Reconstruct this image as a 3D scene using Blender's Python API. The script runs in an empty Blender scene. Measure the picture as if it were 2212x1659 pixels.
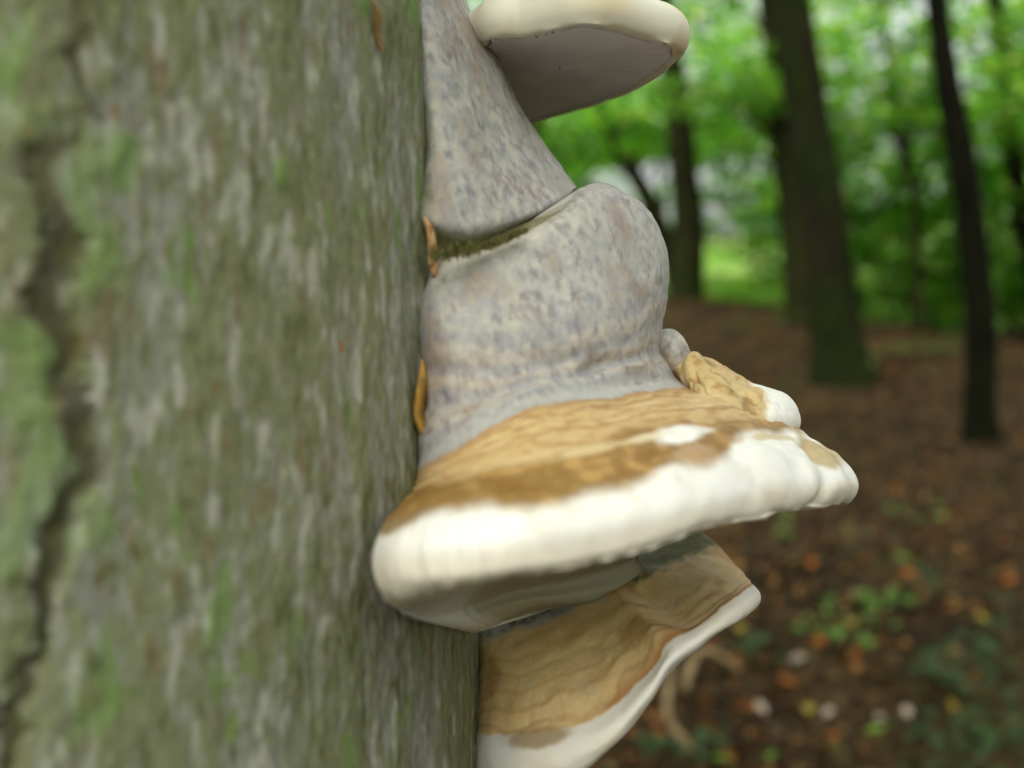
import bpy, math, random
import numpy as np
from mathutils import Vector, Matrix

random.seed(7)
rng = np.random.default_rng(11)
S = bpy.context.scene
COL = S.collection

# ------------------------------------------------------------------ camera
F = 2212.0                                   # focal length in units of a 2212 x 1659 frame
CAMP = np.array([0.0, 0.0, 1.5])
PITCH, ROLL = math.radians(-5.0), math.radians(6.0)
fw = np.array([0, math.cos(PITCH), math.sin(PITCH)])
r0 = np.array([1.0, 0, 0]); u0 = np.cross(r0, fw)
rt = r0 * math.cos(ROLL) - u0 * math.sin(ROLL)
up = u0 * math.cos(ROLL) + r0 * math.sin(ROLL)
cam = bpy.data.cameras.new('camera'); camo = bpy.data.objects.new('camera', cam); COL.objects.link(camo)
cam.sensor_width = 36; cam.lens = 36; cam.clip_start = 0.02; cam.clip_end = 600
cam.dof.use_dof = True; cam.dof.focus_distance = 0.425; cam.dof.aperture_fstop = 4.6
m = Matrix.Identity(4)
for i in range(3):
    m[i][0], m[i][1], m[i][2], m[i][3] = rt[i], up[i], -fw[i], CAMP[i]
camo.matrix_world = m
S.camera = camo
S.render.engine = 'CYCLES'
S.cycles.use_denoising = True
S.cycles.adaptive_threshold = 0.02; S.cycles.max_bounces = 5; S.cycles.diffuse_bounces = 3; S.cycles.transmission_bounces = 4
S.cycles.sample_clamp_indirect = 6.0

# ------------------------------------------------------------------ light
W = bpy.data.worlds.new('World'); S.world = W; W.use_nodes = True
wn = W.node_tree
bg = wn.nodes['Background']
sky = wn.nodes.new('ShaderNodeTexSky'); sky.sky_type = 'NISHITA'; sky.sun_disc = False
SUN_EL, SUN_AZ = math.radians(52), math.radians(196)       # azimuth clockwise from +Y
sky.sun_elevation = SUN_EL; sky.sun_rotation = SUN_AZ
sky.dust_density = 9.0; sky.ozone_density = 0.3; sky.air_density = 1.0
hs = wn.nodes.new('ShaderNodeHueSaturation'); hs.inputs['Saturation'].default_value = 0.38      # thin overcast: paler and more even
gm = wn.nodes.new('ShaderNodeGamma'); gm.inputs[1].default_value = 0.55
wn.links.new(sky.outputs[0], hs.inputs['Color']); wn.links.new(hs.outputs[0], gm.inputs[0]); wn.links.new(gm.outputs[0], bg.inputs[0]); bg.inputs[1].default_value = 0.15
sun = bpy.data.lights.new('sun', 'SUN'); sun.energy = 0.5; sun.angle = math.radians(60); sun.color = (1.0, 0.97, 0.93)
suno = bpy.data.objects.new('sun', sun); COL.objects.link(suno)
sd = Vector((math.sin(SUN_AZ) * math.cos(SUN_EL), math.cos(SUN_AZ) * math.cos(SUN_EL), math.sin(SUN_EL)))
suno.rotation_euler = sd.to_track_quat('Z', 'Y').to_euler(); suno.location = sd * 20
S.view_settings.view_transform = 'Standard'; S.view_settings.look = 'None'
S.view_settings.gamma = 1; S.view_settings.use_curve_mapping = False
S.view_settings.exposure = 2.25

# ------------------------------------------------------------------ helpers
def pt(px, py, d):
    px, py, d = (np.asarray(a, float) for a in (px, py, d))
    return CAMP + d[..., None] * (fw + rt * ((px - 1106) / F)[..., None] + up * ((829.5 - py) / F)[..., None])

def proj(P):
    q = np.asarray(P) - CAMP
    d = q @ fw
    return 1106 + F * (q @ rt) / d, 829.5 - F * (q @ up) / d, d

_perm = rng.permutation(256); _perm = np.concatenate([_perm, _perm, _perm])
_g = rng.normal(size=(256, 3)); _g /= np.linalg.norm(_g, axis=1)[:, None]
def perlin(p):
    p = np.asarray(p, float)
    i = np.floor(p).astype(int); f = p - i; i &= 255
    w = f * f * f * (f * (f * 6 - 15) + 10)
    out = 0
    for dx in (0, 1):
        for dy in (0, 1):
            for dz in (0, 1):
                h = _perm[_perm[_perm[i[..., 0] + dx] + i[..., 1] + dy] + i[..., 2] + dz]
                g = _g[h]
                dot = g[..., 0] * (f[..., 0] - dx) + g[..., 1] * (f[..., 1] - dy) + g[..., 2] * (f[..., 2] - dz)
                out = out + dot * (w[..., 0] if dx else 1 - w[..., 0]) * (w[..., 1] if dy else 1 - w[..., 1]) * (w[..., 2] if dz else 1 - w[..., 2])
    return out * 1.5
def fbm(p, o=4, gain=0.5):
    p = np.asarray(p, float); a, s, t = 1.0, 0, 0
    for k in range(o):
        s = s + a * perlin(p * 2.03 ** k + 17.3 * k); t += a; a *= gain
    return s / t
def sstep(a, b, x):
    t = np.clip((x - a) / (b - a), 0, 1); return t * t * (3 - 2 * t)
def lin(r, g, b):
    c = np.array([r, g, b], float) / 255
    return np.where(c <= 0.04045, c / 12.92, ((c + 0.055) / 1.055) ** 2.4)
def mixc(a, b, k):
    k = np.asarray(k)[..., None]; return a * (1 - k) + b * k

def catmull(P, n_or_t):
    """Catmull-Rom through P (k, dim) with end points mirrored, sampled at t in [0, k-1]."""
    P = np.asarray(P, float); k = len(P)
    t = np.asarray(n_or_t, float)
    E = np.concatenate([2 * P[:1] - P[1:2], P, 2 * P[-1:] - P[-2:-1]])
    i = np.clip(np.floor(t).astype(int), 0, k - 2); f = t - i
    sh = (len(t),) + (1,) * (P.ndim - 1); f = f.reshape(sh)
    a, b, c, d = E[i], E[i + 1], E[i + 2], E[i + 3]
    return 0.5 * (2 * b + (c - a) * f + (2 * a - 5 * b + 4 * c - d) * f ** 2 + (3 * b - a - 3 * c + d) * f ** 3)

def resample(poly, ts):
    poly = np.asarray(poly, float)
    s = np.concatenate([[0], np.cumsum(np.linalg.norm(np.diff(poly[:, :2], axis=0), axis=1))]); s /= s[-1]
    return catmull(poly, np.interp(ts, s, np.arange(len(poly))))

def material(name, rough=0.7, spec=0.3, bump=None, translucent=None, attr='Col', colour=None, extra=None):
    mt = bpy.data.materials.new(name); mt.use_nodes = True
    nt = mt.node_tree; b = nt.nodes['Principled BSDF']; out = nt.nodes['Material Output']
    b.inputs['Roughness'].default_value = rough; b.inputs['Specular IOR Level'].default_value = spec
    src = None
    if colour is None:
        a = nt.nodes.new('ShaderNodeAttribute'); a.attribute_name = attr; src = a.outputs['Color']
        if extra:                                   # fine mottling on top of the pigment
            tc = nt.nodes.new('ShaderNodeTexCoord')
            nz = nt.nodes.new('ShaderNodeTexNoise'); nz.inputs['Scale'].default_value = extra[0]; nz.inputs['Detail'].default_value = 3
            nt.links.new(tc.outputs['Object'], nz.inputs['Vector'])
            mr = nt.nodes.new('ShaderNodeMapRange')
            mr.inputs['From Min'].default_value = 0.3; mr.inputs['From Max'].default_value = 0.7
            mr.inputs['To Min'].default_value = 1 - extra[1]; mr.inputs['To Max'].default_value = 1 + extra[1]
            nt.links.new(nz.outputs['Fac'], mr.inputs['Value'])
            mx = nt.nodes.new('ShaderNodeVectorMath'); mx.operation = 'SCALE'
            nt.links.new(src, mx.inputs[0]); nt.links.new(mr.outputs[0], mx.inputs['Scale']); src = mx.outputs[0]
        nt.links.new(src, b.inputs['Base Color'])
    else:
        b.inputs['Base Color'].default_value = (*colour, 1)
    if bump:
        tc = nt.nodes.new('ShaderNodeTexCoord')
        nz = nt.nodes.new('ShaderNodeTexNoise'); nz.inputs['Scale'].default_value = bump[0]; nz.inputs['Detail'].default_value = 4
        nt.links.new(tc.outputs['Object'], nz.inputs['Vector'])
        bp = nt.nodes.new('ShaderNodeBump'); bp.inputs['Strength'].default_value = bump[1]; bp.inputs['Distance'].default_value = bump[2]
        nt.links.new(nz.outputs['Fac'], bp.inputs['Height']); nt.links.new(bp.outputs[0], b.inputs['Normal'])
    if translucent:
        tr = nt.nodes.new('ShaderNodeBsdfTranslucent')
        vm = nt.nodes.new('ShaderNodeVectorMath'); vm.operation = 'MULTIPLY'; vm.inputs[1].default_value = translucent[1]
        if src: nt.links.new(src, vm.inputs[0])
        else: vm.inputs[0].default_value = colour
        nt.links.new(vm.outputs[0], tr.inputs[0])
        ms = nt.nodes.new('ShaderNodeMixShader'); ms.inputs[0].default_value = translucent[0]
        nt.links.new(b.outputs[0], ms.inputs[1]); nt.links.new(tr.outputs[0], ms.inputs[2]); nt.links.new(ms.outputs[0], out.inputs[0])
    return mt

def make_mesh(name, V, Fc, mat, col=None, normals=None, parent=None, smooth=True, origin=None):
    """V (n,3) world coordinates, Fc (m,k) faces."""
    V = np.asarray(V, np.float64); Fc = np.asarray(Fc, np.int32)
    if parent is not None: V = V - np.array(parent.location)
    elif origin is not None: V = V - np.asarray(origin)
    me = bpy.data.meshes.new(name); k = Fc.shape[1]
    me.vertices.add(len(V)); me.vertices.foreach_set('co', V.astype(np.float32).ravel())
    me.loops.add(Fc.size); me.loops.foreach_set('vertex_index', Fc.ravel())
    me.polygons.add(len(Fc)); me.polygons.foreach_set('loop_start', np.arange(0, Fc.size, k, dtype=np.int32))
    me.update(calc_edges=True)
    me.polygons.foreach_set('use_smooth', np.full(len(Fc), smooth))
    if col is not None:
        a = me.attributes.new('Col', 'FLOAT_COLOR', 'POINT')
        c = np.ones((len(V), 4), np.float32); c[:, :3] = np.clip(col, 0, 1); a.data.foreach_set('color', c.ravel())
    if normals is not None: me.normals_split_custom_set_from_vertices(np.asarray(normals, np.float32).tolist())
    me.materials.append(mat)
    o = bpy.data.objects.new(name, me); COL.objects.link(o)
    if parent is not None: o.parent = parent
    elif origin is not None: o.location = tuple(origin)
    return o

def empty(name, loc, label, cat, group=None):
    o = bpy.data.objects.new(name, None); COL.objects.link(o); o.location = tuple(float(x) for x in loc)
    o.empty_display_size = 0.05
    o['label'] = label; o['category'] = cat
    if group: o['group'] = group
    return o
def tag(o, label, cat, group=None):
    o['label'] = label; o['category'] = cat
    if group: o['group'] = group
    return o

def grid_faces(nr, nc, wrap=True, off=0):
    r = np.arange(nr - 1)[:, None]; c = np.arange(nc if wrap else nc - 1)[None, :]; c2 = (c + 1) % nc
    return np.stack([r * nc + c, r * nc + c2, (r + 1) * nc + c2, (r + 1) * nc + c], -1).reshape(-1, 4) + off

def grid_normals(P, wrap=True):
    if wrap: dc = np.roll(P, -1, 1) - np.roll(P, 1, 1)
    else: dc = np.gradient(P, axis=1)
    dr = np.gradient(P, axis=0)
    n = np.cross(dr, dc); l = np.linalg.norm(n, axis=2, keepdims=True)
    n = n / np.maximum(l, 1e-12)
    return n

# ------------------------------------------------------------------ the host tree's trunk as a cylinder in space
TR = 0.25
_ta = math.atan((1014 - 1106) / F); _tl = 0.455
_D = math.hypot(_tl, TR); _ca = _ta - math.atan(TR / _tl)
AX0 = CAMP + _D * (math.sin(_ca) * rt + math.cos(_ca) * fw)
AXD = up - 0.03 * rt; AXD /= np.linalg.norm(AXD)
AXE = CAMP - AX0; AXE -= AXD * (AXE @ AXD); AXE /= np.linalg.norm(AXE)     # towards the camera
AXN = np.cross(AXD, AXE)
def trunk_hit(px, py):
    """where the camera ray meets the trunk: (depth, theta, v); the tangent point when it misses"""
    d = pt(px, py, 1.0) - CAMP
    o = CAMP - AX0
    dp = d - AXD * (d @ AXD); op = o - AXD * (o @ AXD)
    a, b, c = dp @ dp, 2 * dp @ op, op @ op - TR * TR
    disc = b * b - 4 * a * c
    t = (-b - math.sqrt(max(disc, 0))) / (2 * a)
    P = o + d * t
    return t, math.atan2(P @ AXN, P @ AXE), P @ AXD
def tdep(px, py): return trunk_hit(px, py)[0]

# ------------------------------------------------------------------ lofted fungus bodies
def loft(rows, nf=220, nb=50, per=16):
    """rows: (front polyline in view units, depth at start, depth at end, bulge towards viewer, bulge behind)."""
    ph = np.linspace(0, np.pi, nf); t = (1 - np.cos(ph)) / 2
    phb = np.linspace(np.pi, 0, nb + 2)[1:-1]; tb = (1 - np.cos(phb)) / 2
    K = []
    for (poly, dl, dr, f, b) in rows:
        q = resample(poly, t)
        d = dl + (dr - dl) * t - f * np.sin(ph)
        front = pt(q[:, 0], q[:, 1], d)
        A, B = pt(*poly[0], dl), pt(*poly[-1], dr)
        back = A + (B - A) * tb[:, None] + fw * (b * np.sin(phb))[:, None]
        K.append(np.concatenate([front, back]))
    K = np.array(K)
    n = (len(rows) - 1) * per + 1
    v = np.linspace(0, len(rows) - 1, n)
    P = catmull(K, v)
    T = np.concatenate([t, tb]); side = np.concatenate([np.zeros(nf), np.ones(nb)])
    return P, v, T, side

def closed(P):
    """collapse both ends so that the body is a closed volume"""
    a, b = P[0].mean(0), P[-1].mean(0)
    P = P.copy()
    return np.concatenate([np.broadcast_to(a, (1,) + P.shape[1:]), P, np.broadcast_to(b, (1,) + P.shape[1:])])

def outward(P):
    n = grid_normals(P)
    c = P.mean((0, 1))
    s = np.sign(((P - c) * n).sum(2).mean())
    return n * s, s

def emit(name, P, N, s, C, r0_, r1_, mat, parent):
    nr, nc = r1_ - r0_ + 1, P.shape[1]
    fcs = grid_faces(nr, nc)
    if s > 0: fcs = fcs[:, ::-1]
    return make_mesh(name, P[r0_:r1_ + 1].reshape(-1, 3), fcs, mat, C[r0_:r1_ + 1].reshape(-1, 3), N[r0_:r1_ + 1].reshape(-1, 3), parent)

M_FUNGUS = material('fungus_crust', 0.62, 0.3, bump=(900, 0.25, 0.0006), extra=(420, 0.06))
M_RIM = material('fungus_growing_edge', 0.5, 0.35, bump=(700, 0.12, 0.0004), extra=(150, 0.025))
M_PORE = material('fungus_pores', 0.75, 0.2, bump=(2500, 0.25, 0.0003))

# colours of the crust
GREY, LILAC, CREAM = lin(164, 161, 158), lin(154, 151, 155), lin(196, 188, 174)
RUST, TAN, DTAN = lin(135, 104, 84), lin(196, 164, 116), lin(158, 114, 68)
PALE, BROWN, WHITE, IVORY = lin(212, 188, 148), lin(142, 108, 58), lin(234, 229, 225), lin(230, 218, 200)
ALGAE, MOSSD = lin(112, 112, 66), lin(72, 78, 30)

def crust_grey(P):
    """mottled grey, lilac and cream crust with streaks that run down the cap"""
    q = (P - CAMP)
    st = np.stack([q @ rt * 105 + q @ up * 48, q @ up * 70 - q @ rt * 26, q @ fw * 90], -1)
    n1 = fbm(st, 3); n2 = fbm(st * 2.6 + 9, 4, .6); n3 = fbm(st * 0.4 + 31, 3); n4 = fbm(st * np.array([1.2, 2.6, 1.2]) + 66, 3)
    c = mixc(GREY, LILAC, sstep(-.2, .3, n3 + .4 * n1))
    c = mixc(c, CREAM, .6 * sstep(-.14, .38, n2 + .25 * n3))
    c = mixc(c, lin(196, 190, 180), .4 * sstep(.0, .4, n4))
    c = mixc(c, RUST, .42 * sstep(.05, .4, fbm(st * .7 + 55, 3)) * sstep(-.1, .3, -n2 + .1))
    c = mixc(c, lin(140, 114, 96), .5 * sstep(.12, .4, fbm(st * .33 + 140, 3) + .25 * n2))
    c = mixc(c, lin(112, 106, 112), .62 * sstep(.12, .42, -n2 + .4 * n4))
    return c, n1, n2

# ============================================================ main bracket
main = empty('bracket_fungus', pt(1000, 1000, 0.46), 'large grey hoof-shaped bracket fungus with tan band and thick white rim on bark', 'fungus')

# upper, older cap
U = [([(925, -420), (938, -420), (950, -420)], -.012, .01), ([(920, -330), (945, -330), (965, -330)], .0, .012), ([(914, -200), (945, -200), (972, -200)], .009, .016), ([(910, -90), (950, -92), (985, -90)], .014, .02), ([(905, 0), (955, 0), (1008, 2)], .016, .02), ([(905, 50), (970, 55), (1036, 55)], .018, .03),
     ([(912, 120), (995, 128), (1079, 125)], .021, .03), ([(915, 190), (1010, 200), (1113, 197)], .024, .04), ([(917, 265), (1030, 280), (1152, 275)], .027, .04),
     ([(918, 330), (1055, 350), (1194, 338)], .03, .045), ([(915, 400), (1070, 425), (1236, 392)], .032, .045), ([(908, 465), (1000, 492), (1100, 478), (1180, 445), (1245, 405)], .031, .045),
     ([(918, 508), (1000, 520), (1070, 507), (1140, 480), (1200, 448), (1240, 412)], .025, .04), ([(936, 540), (1000, 536), (1065, 524), (1135, 497), (1200, 460), (1236, 420)], .019, .03), ([(960, 560), (1050, 550), (1150, 510), (1225, 440)], .006, .02)]
rows = []
for poly, f, b in U:
    dl = tdep(*poly[0]) + .006
    rows.append((poly, dl, dl + max(.03, .055 + .02 * (poly[-1][0] - 1000) / 240), f, b))
P, v, T, side = loft(rows, 200, 40, 14)
P = closed(P); v = np.concatenate([[v[0]], v, [v[-1]]])
N, s = outward(P)
st = (P - CAMP) @ np.stack([rt, up, fw], 1)
P = P + N * (0.0022 * fbm(st * 24 + 2, 2) + 0.0010 * fbm(st * 60, 3) + 0.0003 * fbm(st * 210, 2))[..., None]
N, s = outward(P)
C, n1, n2 = crust_grey(P)
vv = v[:, None] + 0.0 * T[None, :]
C = mixc(C, ALGAE, 0.85 * sstep(11.4, 12.6, vv + 0.9 * n1 + 1.1 * (T[None, :] < .5) * (0.5 - T[None, :])))
C = mixc(C, ALGAE, 0.45 * sstep(.09, .0, T[None, :] + 0.1 * n1) * (side[None, :] < .5))
C = mixc(C, lin(128, 92, 55), 0.8 * sstep(12.0, 12.6, vv + n2 * .6) * sstep(.5, .7, T[None, :] + .2 * n1))
emit('upper_cap', P, N, s, C, 0, len(P) - 1, M_FUNGUS, main)['label'] = 'older grey mottled cap growing above the tan band'

# lower cap, rim and pore surface: one continuous skin cut into three parts
D = [([(940, 552), (1000, 545), (1060, 530), (1130, 500), (1200, 462), (1240, 415), (1290, 394), (1330, 402)], .002, .435, .022, .02),
     ([(932, 566), (1000, 556), (1065, 541), (1135, 515), (1210, 472), (1270, 425), (1330, 413), (1388, 440)], .002, .435, .030, .04),
     ([(925, 600), (1020, 590), (1150, 560), (1280, 500), (1370, 468), (1420, 482)], .003, .435, .035, .05),
     ([(912, 640), (1050, 640), (1200, 610), (1330, 565), (1438, 530)], .005, .435, .038, .05),
     ([(906, 690), (1050, 700), (1200, 680), (1340, 640), (1444, 590)], .005, .435, .043, .055),
     ([(906, 750), (1050, 765), (1200, 745), (1340, 705), (1441, 650)], .005, .435, .046, .055),
     ([(908, 810), (1050, 815), (1200, 785), (1340, 755), (1432, 710)], .005, .435, .048, .055),
     ([(910, 870), (1040, 855), (1180, 815), (1330, 795), (1426, 755)], .005, .435, .051, .055),
     ([(905, 950), (1010, 905), (1130, 850), (1250, 818), (1380, 816), (1447, 797)], .005, .435, .055, .055),
     ([(900, 1018), (990, 962), (1100, 898), (1200, 864), (1300, 858), (1400, 845), (1492, 834)], .004, .435, .060, .055),
     ([(897, 1042), (1000, 988), (1150, 932), (1300, 905), (1440, 884), (1560, 868), (1630, 880)], .002, .435, .066, .05),
     ([(888, 1062), (1000, 1022), (1150, 976), (1300, 946), (1450, 922), (1600, 912), (1710, 915)], .0, .432, .072, .05),
     ([(862, 1090), (960, 1060), (1100, 1040), (1200, 1030), (1350, 992), (1500, 955), (1620, 942), (1762, 950)], -.004, .428, .076, .05),
     ([(828, 1133), (960, 1100), (1100, 1085), (1200, 1078), (1330, 1057), (1450, 1015), (1600, 980), (1812, 988)], -.008, .424, .079, .05),
     ([(808, 1180), (900, 1163), (1100, 1148), (1300, 1118), (1500, 1070), (1650, 1032), (1843, 1022)], -.012, .422, .081, .05),
     ([(803, 1228), (900, 1220), (1100, 1205), (1300, 1170), (1500, 1115), (1650, 1075), (1853, 1050)], -.012, .421, .081, .05),
     ([(814, 1275), (900, 1266), (1000, 1258), (1100, 1242), (1250, 1216), (1400, 1178), (1500, 1142), (1600, 1120), (1700, 1098), (1838, 1078)], -.012, .422, .081, .05),
     ([(836, 1303), (900, 1292), (1000, 1270), (1100, 1250), (1250, 1222), (1400, 1184), (1500, 1148), (1600, 1126), (1700, 1103), (1812, 1087)], -.009, .424, .076, .05),
     ([(866, 1322), (930, 1305), (1010, 1268), (1100, 1242), (1250, 1212), (1390, 1172), (1550, 1122), (1720, 1085)], -.010, .434, .016, .04),
     ([(885, 1331), (970, 1322), (1050, 1288), (1120, 1268), (1250, 1240), (1350, 1210), (1405, 1185)], -.014, .442, -.016, .03),
     ([(925, 1344), (1000, 1343), (1070, 1318), (1140, 1298), (1250, 1284), (1345, 1264), (1392, 1228)], -.014, .442, -.014, .03),
     ([(985, 1358), (1030, 1356), (1090, 1335), (1150, 1313), (1240, 1303), (1320, 1290), (1372, 1255)], -.012, .442, -.008, .03),
     ([(1020, 1368), (1045, 1362), (1100, 1338), (1160, 1318), (1240, 1306), (1300, 1296), (1340, 1275)], -.004, .442, .002, .02)]
rows = [(p, tdep(*p[0]) + o, dr, f, b) for p, o, dr, f, b in D]
PER = 14
P, v, T, side = loft(rows, 300, 60, PER)
P = closed(P); v = np.concatenate([[v[0]], v, [v[-1]]])
N, s = outward(P)
st = (P - CAMP) @ np.stack([rt, up, fw], 1)
vv = v[:, None] + 0 * T[None, :]; tt = T[None, :] + 0 * vv; sd_ = side[None, :] + 0 * vv
w1, w2 = fbm(st * 30, 3), fbm(st * 95 + 5, 3)
dome = sstep(9.2, 8.2, vv); band = sstep(8.8, 9.4, vv) * sstep(13.4, 12.6, vv); rim = sstep(12.6, 13.6, vv) * sstep(17.6, 17.0, vv)
under = sstep(17.3, 18.2, vv)
disp = dome * (0.0012 * w1 + 0.0005 * w2 + 0.0003 * fbm(st * 260, 2))
disp += dome * sstep(4.5, 6.5, vv) * (0.0005 * np.sin(vv * 4.2 + 3.5 * w1) + 0.0022 * fbm(st * 24 + 90, 2))
disp += band * (0.0013 * w1 + 0.0003 * w2 + 0.00025 * np.sin(vv * 9 + 4 * w1 + 2 * fbm(st * 60 + 40, 2)))
disp += band * sstep(.6, .8, tt) * (0.0028 * fbm(st * 45 + 3, 2))
disp += rim * (0.0014 * w1 + 0.0003 * w2 + 0.0012 * sstep(.1, .25, tt) * 0)
disp += rim * sstep(.72, .9, tt) * (0.0026 * fbm(st * 36 + 12, 2))
lipn = fbm(np.stack([tt * 34, vv * .4, 0 * vv], -1), 2)
disp += rim * sstep(.32, .2, tt) * .0007 * fbm(np.stack([tt * 60, vv * .3, 0 * vv], -1) + 21, 2)
disp += sstep(11.8, 12.6, vv) * sstep(17, 16.3, vv) * (-.0014 * np.exp(-((tt - .80 - .018 * (vv - 14)) / .022) ** 2) - .0018 * np.exp(-((tt - .945 + .01 * (vv - 14)) / .014) ** 2) + .0008 * np.exp(-((tt - .87) / .03) ** 2))
disp += sstep(15.5, 16.6, vv) * sstep(18.5, 17.4, vv) * 0.0011 * lipn
rad = fbm(np.stack([tt * 46 + .8 * vv, vv * .6, 0 * vv], -1) + 4, 3)
disp += under * (0.0007 * rad * sstep(.3, .12, tt) + .0006 * w1)
disp += -.004 * np.exp(-((tt - .72) / .05) ** 2 - ((vv - 6.6) / .6) ** 2) + .003 * np.exp(-((tt - .86) / .07) ** 2 - ((vv - 7.3) / .5) ** 2)
P = P + N * disp[..., None]
N, s = outward(P)
C, n1, n2 = crust_grey(P)
zon = 0.5 + 0.5 * np.sin(vv * 5.2 + 2.2 * w1)
C = mixc(C, lin(182, 160, 146), 0.32 * sstep(.3, .9, zon + .3 * n2) * sstep(3.8, 5.5, vv) * dome)
C = mixc(C, lin(140, 136, 150), 0.34 * sstep(.5, 1, 1 - zon + .3 * n2) * sstep(3.0, 4.5, vv) * dome)
C = mixc(C, lin(120, 96, 84), .55 * sstep(.2, .5, fbm(np.stack([tt * 14, vv * 4, 0 * vv], -1) + 31, 3)) * sstep(5, 6.5, vv) * dome)
C = mixc(C, CREAM, 0.55 * sstep(1.9, 1.0, vv + n1 * .8) * (sd_ < .5) * sstep(.62, .45, tt))
C = mixc(C, ALGAE, 0.8 * sstep(.8, .3, vv + n2 * .5) * sstep(.75, .6, tt))
C = mixc(C, lin(178, 176, 176), 0.6 * sstep(8.3, 8.7, vv + .35 * n1 + .2 * w2) * sstep(9.3, 8.8, vv + .2 * n1))
# tan band with darker growth lines
e9 = vv + 0.22 * w1 + 0.16 * n1
tan = mixc(TAN, PALE, 0.55 * sstep(-.05, .3, fbm(np.stack([tt * 9, vv * 5, 0 * vv], -1), 3)))
tan = mixc(tan, DTAN, 0.85 * sstep(.86, 1.0, np.sin(vv * 8.2 + 2.4 * w1 + 1.2 * n1)))
tan = mixc(tan, DTAN, 0.6 * sstep(.02, .35, fbm(np.stack([tt * 16, vv * 3 + 8, 0 * vv], -1), 3)))
tan = mixc(tan, DTAN, .7 * sstep(9.35, 9.05, e9))
C = mixc(C, tan, sstep(8.93, 9.06, e9))
br = mixc(BROWN, lin(176, 138, 84), sstep(0, .3, fbm(st * 130 + 60, 3)))
br = mixc(br, lin(128, 88, 36), .7 * sstep(.1, .35, fbm(st * 70 + 33, 3)))
C = mixc(C, br, sstep(10.9, 11.7, vv + .8 * w1 + .3 * n1 + .5 * sstep(.3, .6, tt)))
# white growing edge with a soft ragged border
edge = 13.0 + 0.6 * fbm(np.stack([tt * 7, 0 * vv, 0 * vv + 2], -1), 3) - 1.5 * sstep(.74, .86, tt) + 0.25 * sstep(.45, .3, tt) * sstep(.15, .3, tt)
wk = sstep(-.34, .36, vv - edge + .22 * n1)
wcol = mixc(WHITE, IVORY, .75 * sstep(14.2, 15.2, vv + .6 * w1))
wcol = mixc(wcol, lin(214, 200, 186), .35 * sstep(.05, .35, w2 + .3 * w1))
C = mixc(C, wcol, wk)
def blot(t0, v0, rt_, rv_, col, k, soft=.35):
    global C
    d = np.hypot((tt - t0) / rt_, (vv - v0) / rv_) + .35 * w2 + .25 * n1
    C = mixc(C, col, k * sstep(1 + soft, 1 - soft, d) * (sd_ < .5))
blot(.685, 11.5, .055, .42, WHITE, 1.0); blot(.73, 11.3, .05, .3, WHITE, .8); blot(.615, 11.35, .05, .16, lin(222, 206, 176), .8); blot(.70, 12.4, .05, .3, lin(186, 156, 130), .6)
blot(.48, 11.35, .09, .16, PALE, .8); blot(.30, 11.1, .12, .16, PALE, .5)
blot(.975, 12.7, .03, .9, lin(180, 154, 104), .9); blot(.90, 11.9, .05, .25, lin(190, 162, 112), .7)
blot(.80, 12.0, .03, .35, DTAN, .5); blot(.72, 12.7, .03, .5, lin(176, 140, 104), .6)
blot(.03, 13.1, .05, .5, BROWN, .9); blot(.22, 5.2, .006, .08, lin(105, 80, 58), .0)
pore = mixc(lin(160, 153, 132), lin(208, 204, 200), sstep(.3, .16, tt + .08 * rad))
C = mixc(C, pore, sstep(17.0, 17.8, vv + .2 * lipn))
i1 = 1 + int(13.0 * PER); i2 = 1 + int(17.4 * PER)
emit('lower_cap', P, N, s, C, 0, i1, M_FUNGUS, main)['label'] = 'swollen grey cap flaring into a tan and brown band'
emit('growing_rim', P, N, s, C, i1, i2, M_RIM, main)['label'] = 'thick rounded white growing rim'
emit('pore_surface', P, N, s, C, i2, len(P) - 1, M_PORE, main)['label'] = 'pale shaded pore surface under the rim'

# lumpy lobe behind the cap
Kr = [([(1466, 796), (1485, 772), (1500, 768)], .43, .44, .003, .01), ([(1468, 804), (1492, 764), (1526, 768)], .428, .44, .010, .02), ([(1474, 820), (1515, 785), (1560, 788)], .424, .442, .015, .025), ([(1482, 842), (1545, 812), (1612, 826)], .420, .442, .020, .03),
      ([(1494, 868), (1570, 842), (1652, 840)], .416, .442, .024, .03), ([(1510, 895), (1600, 872), (1698, 856)], .412, .441, .028, .03), ([(1535, 922), (1632, 908), (1724, 892)], .408, .44, .030, .03),
      ([(1560, 948), (1650, 942), (1722, 924)], .408, .438, .022, .02), ([(1590, 962), (1650, 955), (1700, 940)], .415, .436, .004, .01)]
P, v, T, side = loft(Kr, 110, 36, 12); P = closed(P); v = np.concatenate([[v[0]], v, [v[-1]]])
N, s = outward(P); st = (P - CAMP) @ np.stack([rt, up, fw], 1)
k1, k2 = fbm(st * 75, 2), fbm(st * 150 + 8, 3)
vv = v[:, None] + 0 * T[None]; tt = T[None] + 0 * vv
wtip = sstep(-.3, .3, (tt - .73) * 6 + (vv - 5.3) * .8 + .6 * k2)
P = P + N * ((.0040 * k1 + .0009 * k2 - .0012 * sstep(.08, 0, np.abs(fbm(st * 60 + 30, 2)))) * (1 - .75 * wtip) + .0008 * wtip)[..., None]
N, s = outward(P)
C = mixc(lin(192, 166, 120), lin(168, 130, 78), sstep(0, .35, k2 + .4 * k1))
C = mixc(C, lin(140, 104, 62), .8 * sstep(-.12, -.35, k1 + .3 * k2))
C = mixc(C, lin(208, 190, 150), .6 * sstep(.1, .35, fbm(st * 60 + 22, 3)))
C = mixc(C, WHITE, wtip)
emit('back_lobe', P, N, s, C, 0, len(P) - 1, M_FUNGUS, main)['label'] = 'lumpy tan lobe with a white tip beyond the cap'
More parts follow.
